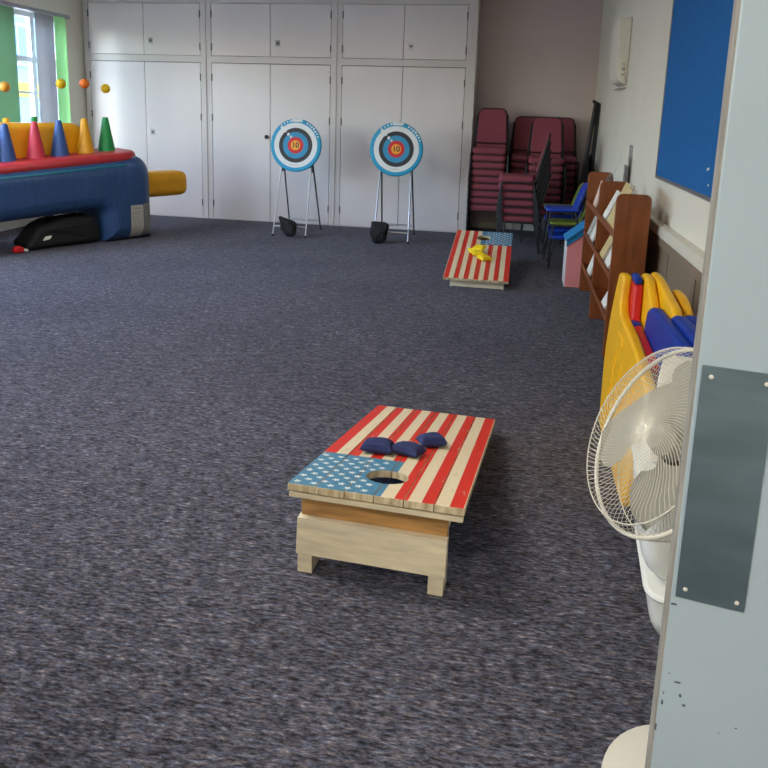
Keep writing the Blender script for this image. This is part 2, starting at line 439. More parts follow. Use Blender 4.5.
# ------------------------------------------------------------------ built-in cupboards
YP = 10.16
def cupboard(x0, x1, label, lock_low, lock_up):
    """one built-in unit: frame, two tall doors, two top doors; local origin at its left front floor corner"""
    t = thing('built_in_cupboard', label, 'cupboard', (x0, YP, 0), 0, 'built-in cupboards along the back wall')
    W = x1-x0; s = .075
    f = MB()
    f.box2((0, 0, 0), (s, .55, ZC-.015)); f.box2((W-s, 0, 0), (W, .55, ZC-.015))
    f.box2((s, 0, 2.243), (W-s, .04, 2.333)); f.box2((s, 0, 3.052), (W-s, .55, ZC-.015)); f.box2((s, .0, 0), (W-s, .04, .012))
    f.box2((s, .035, .012), (W-s, .05, 3.06), mi=1)          # darkness behind the gaps
    f.build('frame', ['cup_frame', 'seam'], t)
    mid = W/2; g = .006
    for zz, nm, lk in (((.014, 2.235), 'tall_door', lock_low), ((2.339, 3.046), 'top_door', lock_up)):
        for side in (0, 1):
            a, b = (s+g, mid-g/2-.001) if side == 0 else (mid+g/2, W-s-g)
            dr = MB().box2((a, .002, zz[0]), (b, .034, zz[1]), .003).build(nm, 'cupboard', t)
            hx = a if side == 0 else b
            hs = (zz[0]+.22, (zz[0]+zz[1])/2+.35, zz[1]-.2) if nm == 'tall_door' else (zz[0]+.12, zz[1]-.14)
            for hz in hs:
                MB().box2((hx-.009, -.006, hz-.05), (hx+.007, .006, hz+.05), .003).build('hinge', 'dark_metal', dr)
            if side == 1 and lk:
                lx, lz, kind = lk
                if kind == 'plate':
                    q = MB().box2((lx-.035, -.002, lz-.042), (lx+.035, .003, lz+.042), .001)
                    lp = q.build('lock_plate', 'steel', dr)
                    MB().lathe([(0, 0), (.02, 0), (.018, .006), (.008, .012), (0, .012)], 16, Matrix.Translation((lx, -.002, lz)) @ Matrix.Rotation(PI/2, 4, 'X')).build('lock_barrel', 'dark_metal', lp)
            if side == 0 and lk and lk[2] == 'knob':
                lx, lz, _ = lk
                MB().lathe([(0, 0), (.012, 0), (.012, .014), (.03, .022), (.03, .034), (0, .04)], 18, Matrix.Translation((lx, .002, lz)) @ Matrix.Rotation(PI/2, 4, 'X')).build('door_knob', 'black', dr)
    b = MB().box2((W-.012, -.012, .1), (W+.012, .0, ZC-.02), .004) if x1 < -1 else MB().box2((W+.001, -.012, 0), (W+.055, .5, ZC-.02), .004)
    b.build('cover_strip', 'cup_frame', t)
    return t
cupboard(-6.312, -4.43, 'cream built-in cupboard nearest the window, partly behind the blue inflatable', (.945+.095, 1.236, 'plate'), (.945+.1, 2.53, 'plate'))
cupboard(-4.42, -2.518, 'middle built-in cupboard with a dark round door knob, behind the first target stand', (.905, 1.225, 'knob'), (1.06, 2.52, 'plate'))
cupboard(-2.512, -.655, 'built-in cupboard beside the chair alcove, with no lock on its tall doors', None, (1.03, 2.505, 'plate'))

# ------------------------------------------------------------------ things on the right wall
t = thing('notice_board', 'blue felt noticeboard with a thin metal frame on the right wall', 'noticeboard', (XR-.001, 3.02, 1.214))
MB().box2((-.016, .012, .012), (-.002, 2.628, 1.388)).build('felt_panel', 'blue_felt', t)
f = MB()
for a, b in (((-.022, 0, 0), (-.001, 2.64, .022)), ((-.022, 0, 1.378), (-.001, 2.64, 1.4)), ((-.022, 0, .022), (-.001, .022, 1.378)), ((-.022, 2.618, .022), (-.001, 2.64, 1.378))): f.box2(a, b, .002)
f.build('board_frame', 'alu', t)
for y, z in ((1.165, .165), (1.185, .16), (1.135, .08)):
    MB().box((-.018, y, z), (.004, .014, .012), (.2, 0, .1), .001).build('paper_scrap', 'paper', t)

t = thing('wall_unit', 'white boxy unit fixed high on the right wall near the corner', 'wall unit', (XR-.003, 7.75, 1.96))
out = rpoly([(-.0, 0), (-.075, .03), (-.105, .12), (-.122, .635), (0, .65)], [.01, .04, .05, .012, .01])
MB().puffy(out, .62, .012, lambda u, v, w: (u, w, v)).build('casing', 'wall', t)
for z, s in ((.10, .02), (.155, .035), (.2, .012)): MB().box((-.045, -.0008, z), (.03, .002, s)).build('printed_mark', 'paper_grey', t)
MB().box2((-.05, -.01, -.03), (0, .6, -.02), .003).build('bottom_lip', 'paper_grey', t)

# ------------------------------------------------------------------ vertical blind on the near window
t = thing('vertical_blind', 'green and grey vertical blind hanging at the left window', 'blind', (XL, 0, 0))
MB().box2((.10, 7.4, 2.75), (.16, 9.62, 2.80), .006).build('head_rail', 'alu', t)
def slat(y0, y1, m, bow, x=.13):
    n = 8; q = MB(); b = bmesh.new(); L = []
    for i in range(n+1):
        a = i/n; yy = y0+(y1-y0)*a; xx = x+bow*math.sin(PI*a)
        L.append((b.verts.new((xx, yy, 1.02)), b.verts.new((xx, yy, 2.75))))
    for A, B in zip(L, L[1:]): b.faces.new((A[0], B[0], B[1], A[1]))
    s2 = b.faces[:]; r = bmesh.ops.solidify(b, geom=s2, thickness=.0015)
    q._merge(b, None, 0); return q.build('slat', m, t)
slat(7.6, 8.02, 'slat_grey', .03); slat(8.05, 8.49, 'slat_deep', .03); slat(8.885, 9.285, 'slat_grey', -.02); slat(9.29, 9.56, 'slat_green', .04)

# ------------------------------------------------------------------ archery targets
def star_pts(r, r2, rot=0, n=5):
    return [((r if k % 2 == 0 else r2)*math.sin(rot+k*PI/n), (r if k % 2 == 0 else r2)*math.cos(rot+k*PI/n)) for k in range(2*n)]
def text_mesh(txt, size, extr):
    cu = bpy.data.curves.new('txt', 'FONT'); cu.body = txt; cu.size = size; cu.extrude = extr; cu.offset = .002; cu.align_x = 'CENTER'; cu.align_y = 'CENTER'
    o = bpy.data.objects.new('txt', cu); COL.objects.link(o)
    dg = bpy.context.evaluated_depsgraph_get(); me = bpy.data.meshes.new_from_object(o.evaluated_get(dg))
    bpy.data.objects.remove(o); return me
NUM = text_mesh('10', .095, .001)
def target(label):
    t = thing('archery_target', label, 'archery target', (0, 0, 0), 0, 'archery targets on metal stands')
    Mx = Matrix.Translation((0, .27, 1.166)) @ Matrix.Rotation(R(-6), 4, 'X') @ Matrix.Rotation(PI/2, 4, 'X')   # local z -> -y (towards the room)
    r0 = .343
    dsc = MB().lathe([(0, -.055), (r0-.02, -.055), (r0-.004, -.04), (r0, -.015), (r0-.006, -.002), (r0-.02, .002), (0, .002)], 64, Mx)
    disc = dsc.build('target_disc', 't_blue', t)
    rings = [(.845, 't_white'), (.655, 't_black'), (.50, 't_mid'), (.31, 't_red'), (.185, 't_gold')]
    fm = MB(); z = .002
    for i, (k, mm) in enumerate(rings):
        h = z+.0012*(i+1); q = rings[i+1][0] if i+1 < 5 else 0
        fm.lathe([(q*r0*.98, h-.0006), (q*r0*.98, h), (k*r0, h), (k*r0+.0004, .001)], 64, Mx, i)
    fm.build('target_rings', [m for _, m in rings], disc)
    me = NUM.copy(); me.transform(Mx @ Matrix.Translation((0, 0, .0095))); me.materials.clear(); me.materials.append(M['t_black'])
    o = bpy.data.objects.new('number', me); COL.objects.link(o); o.parent = disc
    for a0, a1, n in ((22, 62, 7), (104, 128, 4)):
        dec = MB()
        for k in range(n):
            a = R(a0+(a1-a0)*k/(n-1)); rr = .93*r0+random.uniform(-.004, .004)
            dec.box(Mx @ Vector((rr*math.cos(a), rr*math.sin(a), .004)), (random.uniform(.012, .022), .004, .024), (0, -(a-PI/2), 0))
        dec.build('rim_lettering', 't_white', disc)
    for a, rr, s in ((R(130), .86, .03), (R(128), .66, .026), (R(126), .5, .03), (R(122), .36, .026)):
        MB().box(Mx @ Vector((rr*r0*math.cos(a), rr*r0*math.sin(a), .009)), (s, .003, s*1.2), (0, .5, 0), .0012).build('white_sticker', 't_white', disc)
    MB().box(Mx @ Vector((.01, .93*r0, .004)), (.14, .004, .036), None, .0015).build('name_panel', 't_white', disc)
    MB().box(Mx @ Vector((-.02, -.74*r0, .006)), (.12, .003, .006)).build('fine_print', 'paper_grey', disc)
    for x in (-.2, .2):
        MB().tube([(x*1.1, 0, .009), (x, .32, .92), (x*.98, .365, 1.35)], .0105, 10).build('front_leg', 'alu', t)
        MB().tube([(x*1.1, .75, .009), (x*.99, .40, .92), (x*.98, .39, 1.02)], .0105, 10).build('rear_leg', 'dark_metal', t)
        MB().box((x, .355, .86), (.03, .03, .09), None, .006).build('hinge_bracket', 'dark_metal', t)
    for yy, z, m, nm in ((.043, .13, 'alu', 'front_crossbar'), (.70, .13, 'alu', 'rear_crossbar')):
        MB().cyl((-.215, yy, z), (.215, yy, z), .013, n=10).build(nm, m, t)
    for x in (-.22, .22):
        for yy in (0, .75): MB().cyl((x, yy, 0), (x, yy, .03), .014, n=10).build('foot_cap', 'black', t)
    return t
a1 = target('round blue-rimmed archery target on a stand in front of the middle cupboard')
a1.location = (-2.822, 9.01, 0)
a2 = dup(a1, (-1.488, 9.02, .0), R(2), 'round blue-rimmed archery target on a stand in front of the cupboard beside the chair alcove')

def sack(name, out, d, loc, label, grp, rot=0):
    o = thing(name, label, 'bag', loc, rot, grp)
    MB().puffy(rpoly(out, .05, 4), d, d*.48, lambda u, v, w: (u+.01*math.sin(v*40), w-d/2+.012*math.sin(u*50+v*23), v), 5).build('pouch', 'black_cloth', o)
    MB().tube([(out[0][0]+.03, 0, out[-1][1]-.03), (out[0][0]+.02, .03, out[-1][1]+.03), (out[0][0]+.06, .06, out[-1][1]+.04)], .006, 6).build('drawstring', 'black', o)
    return o
sack('equipment_bag', [(-.02, .0), (.09, .02), (.12, .17), (.06, .22), (-.13, .28), (-.09, .12)], .1, (-2.815, 8.95, .005), 'black bag with a peaked corner on the floor at the middle cupboard target', 'black bags at the target stands')
sack('equipment_bag', [(-.09, .0), (.03, .0), (.10, .08), (.12, .27), (-.11, .28), (-.12, .10)], .11, (-1.615, 8.93, .005), 'square black bag slung at the foot of the target beside the alcove', 'black bags at the target stands')

# ------------------------------------------------------------------ cornhole boards
BW, BL, ZH, ZL = .62, 1.358, .352, .098
SL = math.atan((ZH-ZL)/BL); LEN = BL/math.cos(SL); TH = .026
def deck_mesh():
    q = MB(); n = 6; pw = BW/n
    for i in range(n):
        q.box(((i+.5)*pw-BW/2, LEN/2+random.uniform(-.002, .002), -TH/2), (pw-.0025, LEN-.004, TH), None, .0025)
    o = q.build('tmp', ['flag', 'star'])
    c = MB().cyl((.0, .215, -.1), (.0, .215, .1), .078, n=40).build('tmpc', 'flag')
    md = o.modifiers.new('b', 'BOOLEAN'); md.operation = 'DIFFERENCE'; md.object = c; md.solver = 'EXACT'
    dg = bpy.context.evaluated_depsgraph_get(); me = bpy.data.meshes.new_from_object(o.evaluated_get(dg))
    bpy.data.objects.remove(o); bpy.data.objects.remove(c)
    bm = bmesh.new(); bm.from_mesh(me); bpy.data.meshes.remove(me)
    q = MB(); q.bm = bm
    for r in range(9):
        for k in range(6 if r % 2 == 0 else 5):
            u = -.285+r*.0305; v = .035+(k+(0 if r % 2 == 0 else .5))*.069
            if math.hypot(u, v-.215) < .094: continue
            q.puffy([(u+a, v+b) for a, b in star_pts(.0155, .0068, random.uniform(0, 1))], .0009, 0, XY(-.0001), mi=1)
    return q
def cornhole(label):
    t = thing('cornhole_board', label, 'cornhole board', (0, 0, 0), 0, 'flag-painted cornhole boards')
    d = deck_mesh().build('deck', ['flag', 'star'], t, (0, 0, ZH), (-SL, 0, 0))
    zu = lambda v: ZH-math.tan(SL)*v-TH/math.cos(SL)-.0015
    for s in (-1, 1):
        x0 = -.255 if s < 0 else .235
        out = [(.08, zu(.08)), (1.29, zu(1.29)), (1.29, .001), (1.2, .001), (.08, zu(.08)-.1)]
        MB().puffy(out, .022, .002, lambda u, v, w, x0=x0: (x0-.011+w, u, v), 1).build('side_rail', 'cream_wood', t)
        xc = -.25 if s < 0 else .222
        MB().box2((xc-.028, .074, .0), (xc+.026, .11, .292), .002).box2((xc-.028, .024, .0), (xc+.026, .0745, .0735), .002).build('leg', 'cream_wood', t)
    MB().box2((-.275, .055, .208), (.250, .073, zu(.055)-.001), .002).build('top_plank', 'raw_wood', t)
    MB().puffy([(.035, .074), (.017, .076), (.031, .207), (.072, .207)], .536, .002, lambda u, v, w: (w-.2825, u, v), 1).build('front_plank', 'cream_wood', t)
    MB().box2((-.25, 1.27, .004), (.23, 1.289, zu(1.29)-.002), .002).build('end_plank', 'cream_wood', t)
    MB().box2((-.305, .004, zu(.0)-.026), (.305, .030, zu(.03)), .003).build('front_batten', 'cream_wood', t)
    return t
b1 = cornhole('flag-painted cornhole board in the foreground holding navy beanbags')
b1.location = (-.399, 2.239, 0); b1.rotation_euler = (0, 0, R(-3.14))
b2 = dup(b1, (-.282, 8.17, 0), R(179.3), 'flag-painted cornhole board by the chair alcove holding yellow beanbags')

def beanbag(a, b, h):
    q = MB(); bm = bmesh.new(); N = 16; top = []; bot = []
    for i in range(N+1):
        rt = []; rb = []
        for j in range(N+1):
            x = -1+2*i/N; y = -1+2*j/N
            pin = 1-.13*(1-abs(x)**2)*abs(y)**3; pin2 = 1-.13*(1-abs(y)**2)*abs(x)**3
            e = max(0, (1-x**4))**.55*max(0, (1-y**4))**.55
            wob = .10*math.sin(3*x+1)*math.sin(4*y)
            px, py = x*a/2*pin2, y*b/2*pin
            rt.append(bm.verts.new((px, py, h*(.38+.62*e*(1+wob))-(0 if e > 0 else .0))))
            rb.append(bm.verts.new((px, py, h*(.36-.36*e))) if e > 1e-6 else rt[-1])
        top.append(rt); bot.append(rb)
    for i in range(N):
        for j in range(N):
            bm.faces.new((top[i][j], top[i+1][j], top[i+1][j+1], top[i][j+1]))
            vs = [bot[i][j], bot[i][j+1], bot[i+1][j+1], bot[i+1][j]]
            bm.faces.new(vs)
    bmesh.ops.recalc_face_normals(bm, faces=bm.faces[:])
    q._merge(bm, None, 0); return q
def on_deck(board_loc, rot, u, v, lift=0.0):
    """a point on the deck surface at (u, v) of a board"""
    z = ZH-math.tan(SL)*v; c, s = math.cos(rot), math.sin(rot)
    return (board_loc[0]+u*c-v*s, board_loc[1]+u*s+v*c, z+lift)
for u, v, rz, a, b, h, li, lab in (
        (-.108, .505, R(4), .135, .115, .05, .004, 'navy beanbag lying flat, leftmost of the three on the near board'),
        (.014, .525, R(-14), .13, .105, .045, .003, 'navy beanbag in the middle of the three on the near board'),
        (.085, .70, R(24), .12, .105, .05, .003, 'navy beanbag set farthest back and rightmost on the near board')):
    o = beanbag(a, b, h).build('beanbag', 'navy'); tag(o, lab, 'beanbag', 'navy beanbags on the near board')
    o.location = on_deck((-.399, 2.239), R(-3.14), u, v, li); o.rotation_euler = Euler((-SL, 0, rz-R(3)))
for u, v, rz, tilt, li, lab in (
        (.06, .68, R(24), 0, .003, 'yellow beanbag lowest at the left of the pile on the far board'),
        (-.045, .85, R(40), 0, .003, 'yellow beanbag nearest the camera on the far board, pointing right'),
        (.018, .70, R(-20), R(8), .042, 'yellow beanbag on top of the pile on the far board'),
        (.02, .80, R(10), R(-6), .025, 'yellow beanbag at the front left of the pile on the far board')):
    o = beanbag(.135, .125, .045).build('beanbag', 'yel_cloth'); tag(o, lab, 'beanbag', 'yellow beanbags on the far board')
    o.location = on_deck((-.282, 8.17), R(179.3), u, v, li); o.rotation_euler = Euler((SL+tilt, 0, rz))

# ------------------------------------------------------------------ inflatable hover-ball game
IR = math.atan2(.86632, .49949)                       # local x runs along its long face, local y away from the camera
inf = thing('inflatable_game', 'blue inflatable hover-ball game with red top and coloured cones by the window', 'inflatable game', (-4.375, 8.354, 0), IR)
Lx = -2.30; DEP = .85
slope = lambda u: 1+.075*(u+.85)
RB = .19
out = [(Lx, .0), (Lx, .98), (.055, .98), (.055, 0), (-.60, 0), (-.60, .395), (Lx+.45, .335), (Lx+.45, 0)]
rad = [0, .30, .30, 0, 0, .08, .08, 0]
MB().puffy(rpoly(out, rad, 8), DEP, RB, lambda u, v, w: (u, w, v*(slope(u) if v > .5 else 1)), 8).build('body', 'vinyl_blue', inf)
MB().puffy(rpoly([(Lx+.12, .05), (-.23, .05), (-.07, .18), (-.07, DEP-.18), (-.23, DEP-.07), (Lx+.12, DEP-.07)], [.1, .12, .1, .1, .1, .1], 6), .115, .07, lambda u, v, w: (u, v, (.895+w)*slope(u)+.02*min(1, v/.4)), 5).build('red_top', 'vinyl_red', inf)
def face_y(x, z):                                     # how far the rounded leg face lies behind the front plane
    d = max(0, min(.055-x, x+.60, z))
    return 0 if d >= RB else RB-math.sqrt(max(0, RB*RB-(RB-d)**2))
MB().tube([(Lx+.12+(1.85*k/24), .032, .875*slope(Lx+.12+1.85*k/24)) for k in range(25)], .02, 8).build('teal_band', 'vinyl_teal', inf)
MB().puffy(rpoly([(Lx+.1, .9), (Lx+.1, 1.385), (-.53, 1.385), (-.46, .9)], [0, .12, .16, 0], 6), .2, .09, lambda u, v, w: (u, .55+w, v), 6).build('yellow_back', 'vinyl_yellow', inf)
MB().puffy(rpoly([(-.1, .43), (-.1, .765), (.90, .765), (.90, .43)], [0, 0, .12, .12], 6), .34, .11, lambda u, v, w: (u, .48+w, v), 6).build('yellow_arm', 'vinyl_yellow', inf)
MB().puffy(rpoly([(-.59, .10), (.05, .10), (.05, DEP-.1), (-.59, DEP-.1)], .05), .05, .01, XY(.0)).build('base_skirt', 'black_cloth', inf)
def cone(x, y, h=.42, r=.105):
    z0 = .985*slope(x)+.02
    return MB().lathe([(r, .0), (r*1.03, .012), (r*.97, .03), (.034, h-.015), (.026, h), (0, h)], 20, Matrix.Translation((x, y, z0)))
for x, m in ((-1.52, 'vinyl_cblue'), (-1.195, 'vinyl_cred'), (-.915, 'vinyl_cblue'), (-.605, 'vinyl_yellow'), (-.335, 'vinyl_green'), (-1.78, 'vinyl_cred')):
    cone(x, .42).build('cone', m, inf)
for x, m in ((-1.34, 'vinyl_yellow'), (-1.02, 'vinyl_green')): cone(x, .79, .46, .04).build('cone', m, inf)
def sheet(x0, x1, z0, z1, m, nm, off=.004):
    q = MB(); bm = bmesh.new(); N, K = 10, 14
    g = [[bm.verts.new((x0+(x1-x0)*i/N, face_y(x0+(x1-x0)*i/N, z0+(z1-z0)*k/K)-off, z0+(z1-z0)*k/K)) for k in range(K+1)] for i in range(N+1)]
    for i in range(N):
        for k in range(K): bm.faces.new((g[i][k], g[i+1][k], g[i+1][k+1], g[i][k+1]))
    bmesh.ops.solidify(bm, geom=bm.faces[:], thickness=-.002); bmesh.ops.recalc_face_normals(bm, faces=bm.faces[:])
    q._merge(bm, None, 0); return q.build(nm, m, inf)
sheet(-.29, -.12, .035, .43, 'paper', 'safety_label'); sheet(-.112, .0, .05, .44, 'paper_grey', 'side_label')
tl = MB()
for k in range(13):
    z = .12+k*.019; x1 = -.225+.10*random.uniform(.5, 1)
    tl.box2((-.27, face_y(-.25, z)-.0072, z), (x1, face_y(-.25, z)-.0055, z+.005))
tl.box2((-.25, face_y(-.25, .385)-.0072, .385), (-.17, face_y(-.25, .385)-.0055, .397))
tl.build('label_text', 'paper_grey', inf)
def along(x, y, z):
    c, s = math.cos(IR), math.sin(IR); return (-4.375+x*c-y*s, 8.354+x*s+y*c, z)
for x, z, m, lab in ((-1.485, 1.77, 'ball_tan', 'amber ball hovering above the leftmost blue cone'), (-.862, 1.83, 'ball_yellow', 'yellow ball hovering in front of the bright green blind slat'),
                     (-.58, 1.845, 'ball_orange', 'orange ball hovering above the yellow cone'), (-.315, 1.80, 'ball_yellow', 'yellow ball hovering above the green cone')):
    o = MB().lathe([(.056*math.sin(PI*i/14), -.056*math.cos(PI*i/14)) for i in range(15)], 24).build('hover_ball', m)
    o.location = along(x, .42, z); tag(o, lab, 'ball', 'balls hovering over the inflatable cones')
bag = thing('carry_bag', 'black bag under the blue inflatable with a white mark', 'bag', along(-1.08, .30, .003), IR)
MB().puffy(rpoly([(-.40, 0), (-.42, .06), (-.26, .25), (-.05, .31), (.38, .33), (.45, .2), (.46, 0)], .07, 5), .42, .07, lambda u, v, w: (u, w-.21+.01*math.sin(u*21), v+.012*math.sin(u*17+w*9)), 5).build('bag_body', 'black_cloth', bag)
MB().tube([(-.18, -.05, .28), (-.15, -.08, .34), (-.06, -.08, .36), (-.02, -.05, .31)], .012, 8).build('bag_handle', 'black', bag)
MB().puffy(rpoly([(-.25, .10), (-.17, .11), (-.14, .15), (-.22, .145)], .015, 3), .006, .001, lambda u, v, w: (u, -.216+w, v)).build('white_patch', 'paper', bag)
tg = MB().puffy(rpoly([(-.05, 0), (.05, 0), (.06, .05), (0, .08), (-.06, .05)], .02), .07, .018, lambda u, v, w: (u, w, v), 4)
tg.box((.075, .03, .02), (.06, .03, .03), (0, .3, .2), .008, 1)
o = tg.build('strap_buckle', ['pl_red', 'paper']); o.location = along(-1.60, .06, .003); o.rotation_euler = (0, 0, IR)
tag(o, 'small red and white strap end on the floor at the black bag', 'strap')

# ------------------------------------------------------------------ burgundy stacking chairs
def stack_chair():
    t = thing('stacking_chair', 'x', 'chair')
    MB().puffy(rpoly([(-.222, -.23), (.222, -.23), (.215, .20), (-.215, .20)], [.07, .07, .05, .05], 5), .085, .036, XY(.37), 5).build('seat', 'burg', t)
    MB().puffy(rpoly([(-.20, -.205), (.20, -.205), (.2, .19), (-.2, .19)], .04, 3), .012, 0, XY(.359)).build('seat_pan', 'black', t)
    rec = lambda v: .205+.12*((v-.5)/.455)
    ob = rpoly([(-.205, .505), (.205, .505), (.178, .955), (-.178, .955)], [.03, .03, .075, .075], 6)
    MB().puffy(ob, .034, .016, lambda u, v, w: (u, rec(v)+w, v), 4).build('backrest', 'burg', t)
    MB().tube([(u*1.0, rec(v)+.019, v) for u, v in ob], .0125, 6, True).build('piping', 'piping', t)
    for s in (-1, 1):
        MB().tube([(s*.25, -.225, .008), (s*.24, -.19, .355), (s*.24, -.17, .372)], .0115, 8).build('front_leg', 'black', t)
        MB().tube([(s*.25, .27, .008), (s*.24, .19, .36), (s*.24, .17, .372)], .0115, 8).build('rear_leg', 'black', t)
        MB().tube([(s*.24, -.17, .372), (s*.24, .17, .372), (s*.24, .215, .40), (s*.225, rec(.52)+.03, .52), (s*.20, rec(.88)+.026, .88)], .0105, 8).build('side_frame', 'black', t)
    return t
proto = stack_chair(); used = [False]
def chair(loc, rot, label, grp):
    if not used[0]:
        used[0] = True; proto.location = loc; proto.rotation_euler = (0, 0, rot); proto['label'] = label; proto['group'] = grp; return proto
    return dup(proto, loc, rot, label, grp)
ORD = ['bottom', 'second', 'third', 'fourth', 'fifth', 'sixth', 'seventh', 'eighth']
def chair_stack(x, y, rot, n, where, grp, step=.013, pitch=.0945):
    fx, fy = math.sin(rot), -math.cos(rot)
    for k in range(n):
        pos = 'top' if k == n-1 else ORD[k]+(' from bottom' if k else '')
        chair((x+fx*step*k, y+fy*step*k, k*pitch), rot, 'burgundy padded chair, %s of the %s' % (pos, where), grp)
chair_stack(-.335, 9.99, 0, 9, 'tall stack beside the cupboard', 'burgundy chairs stacked beside the cupboard')
chair_stack(.155, 10.30, 0, 8, 'stack second from the cupboard, at the back', 'burgundy chairs stacked second from the cupboard')
chair_stack(.39, 9.86, 0, 8, 'stack between the sideways stack and the wall', 'burgundy chairs stacked behind the sideways stack')
chair_stack(.585, 10.33, 0, 8, 'stack against the alcove back nearest the corner', 'burgundy chairs stacked nearest the corner')
chair_stack(.08, 9.10, R(-90), 6, 'sideways stack with backs to the right wall', 'burgundy chairs in the sideways stack', .007)

# ------------------------------------------------------------------ small plastic chairs
def kid_chair(m):
    t = thing('plastic_chair', 'x', 'chair')
    MB().puffy(rpoly([(-.18, -.18), (.18, -.18), (.16, .17), (-.16, .17)], [.07, .07, .04, .04], 5), .035, .015, lambda u, v, w: (u, v, .33+w+.02*max(0, (v+.1))), 4).build('seat', m, t)
    rec = lambda v: .16+.09*((v-.34)/.30)
    MB().puffy(rpoly([(-.16, .345), (.16, .345), (.145, .64), (-.145, .64)], [.03, .03, .09, .09], 6), .022, .01, lambda u, v, w: (u, rec(v)+w-.04*(u/.16)**2, v), 4).build('backrest', m, t)
    for s in (-1, 1):
        MB().tube([(s*.19, -.17, .008), (s*.165, -.13, .325)], .010, 8).build('front_leg', 'black', t)
        MB().tube([(s*.19, .20, .008), (s*.165, .13, .33)], .010, 8).build('rear_leg', 'black', t)
        MB().tube([(s*.165, -.13, .32), (s*.165, .13, .325)], .009, 8).build('side_frame', 'black', t)
    return t
k1 = kid_chair('pl_blue'); k1.location = (.60, 8.20, 0); k1.rotation_euler = (0, 0, R(-92))
k1['label'] = 'small blue plastic chair, bottom of the stack behind the pink house'; k1['group'] = 'small plastic chairs stacked behind the pink house'
k2 = kid_chair('pl_green'); k2.location = (.59, 8.22, .15); k2.rotation_euler = (0, 0, R(-92))
k2['label'] = 'small green plastic chair, middle of the stack behind the pink house'; k2['group'] = k1['group']
k3 = dup(k1, (.535, 8.19, .30), R(-88), 'small blue plastic chair, top of the stack behind the pink house', k1['group'])
k4 = kid_chair('pl_green'); k4.location = (.545, 8.70, .255); k4.rotation_euler = (0, 0, R(-90))
k4['label'] = 'small olive green chair with its back showing beside the top blue chair'
k5 = kid_chair('pl_blue'); k5.location = (.56, 8.70, 0); k5.rotation_euler = (0, 0, R(-90))
k5['label'] = 'small blue chair under the olive green one, behind the blue stack'
k6 = dup(k5, (.555, 8.70, .1275), R(-90), 'small blue chair sandwiched in the stack under the olive green one')

# ------------------------------------------------------------------ pink dolls house
h = thing('dolls_house', 'pink wooden dolls house with a blue roof on the floor beside the bookcase', 'dolls house', (.745, 7.2, 0))
MB().puffy([(-.195, 0), (.17, 0), (.17, .485), (0, .61), (-.195, .455)], .012, .001, lambda u, v, w: (u, w, v), 1).build('end_wall', 'pink', h)
MB().box2((-.20, .0005, 0), (-.186, .32, .455), .001).build('side_wall', 'white_board', h)
MB().box2((.158, .0125, 0), (.17, .32, .475), .001).build('back_wall', 'white_board', h)
for x0, z0, x1, z1 in ((-.215, .455, .0, .632), (.19, .485, .0, .632)):
    dx, dz = x1-x0, z1-z0; l = math.hypot(dx, dz)
    MB().box(((x0+x1)/2, .15, (z0+z1)/2+.005), (l, .36, .014), (0, -math.atan2(dz, dx) if dx > 0 else PI-math.atan2(dz, dx), 0), .002).build('roof_panel', 'roof_blue', h)
MB().puffy([(-.205, .40), (-.205, .465), (0, .632), (0, .56)], .01, 0, lambda u, v, w: (u, -.011+w, v), 1).build('barge_board', 'roof_blue', h)
tt = MB()
for k in range(5):
    for z0 in (.08, .28): tt.box2((-.055, -.012, z0+k*.035), (-.035, .0, z0+.02+k*.035))
tt.build('notched_trim', 'black', h)

# ------------------------------------------------------------------ bookcase
bc = thing('bookcase', 'brown wooden bookcase with open sloping compartments against the right wall', 'bookcase', (.68, 0, 0))
ends = (('end_panel', 5.07), ('divider', 6.08), ('end_panel', 7.08))
for nm, y in ends:
    o = rpoly([(0, 0), (.225, 0), (.225, 1.14), (0, 1.14)], [.0, .0, .05, .05], 5)
    MB().puffy([(u, v) for u, v in o], .024, .003, lambda u, v, w, y=y: (u, y-.012+w, v), 1).build(nm, 'brown_wood', bc)
for y0, y1 in ((5.082, 6.068), (6.092, 7.068)):
    for z in (.26, .56, .855):
        MB().puffy([(0.005, z-.02), (.0, z+.03), (.012, z+.03), (.02, z), (.205, z-.02), (.205, z-.04)], y1-y0, 0, lambda u, v, w, y0=y0: (u, y0+w, v), 1).build('shelf', 'brown_wood', bc)
    MB().box2((.207, y0, .1), (.219, y1, 1.0)).build('backboard', 'brown_wood', bc)
def booklet(y, z, x, H, Wd, T, lean, m, label, tilt=0):
    """a magazine facing the room, leaning back on its shelf: Wd wide along y, H tall, T thick"""
    t = thing('magazine', label, 'magazine', (x, y, z), (0, R(lean), R(tilt)), 'magazines on the bookcase shelves')
    MB().box2((.0015, .002, .001), (T-.0015, Wd-.002, H-.002), 0).build('pages', 'paper', t)
    c = MB(); c.box2((0, 0, 0), (.0015, Wd, H)); c.box2((T-.0015, 0, 0), (T, Wd, H)); c.box2((0, Wd-.0015, 0), (T, Wd, H))
    c.build('cover', m, t); return t
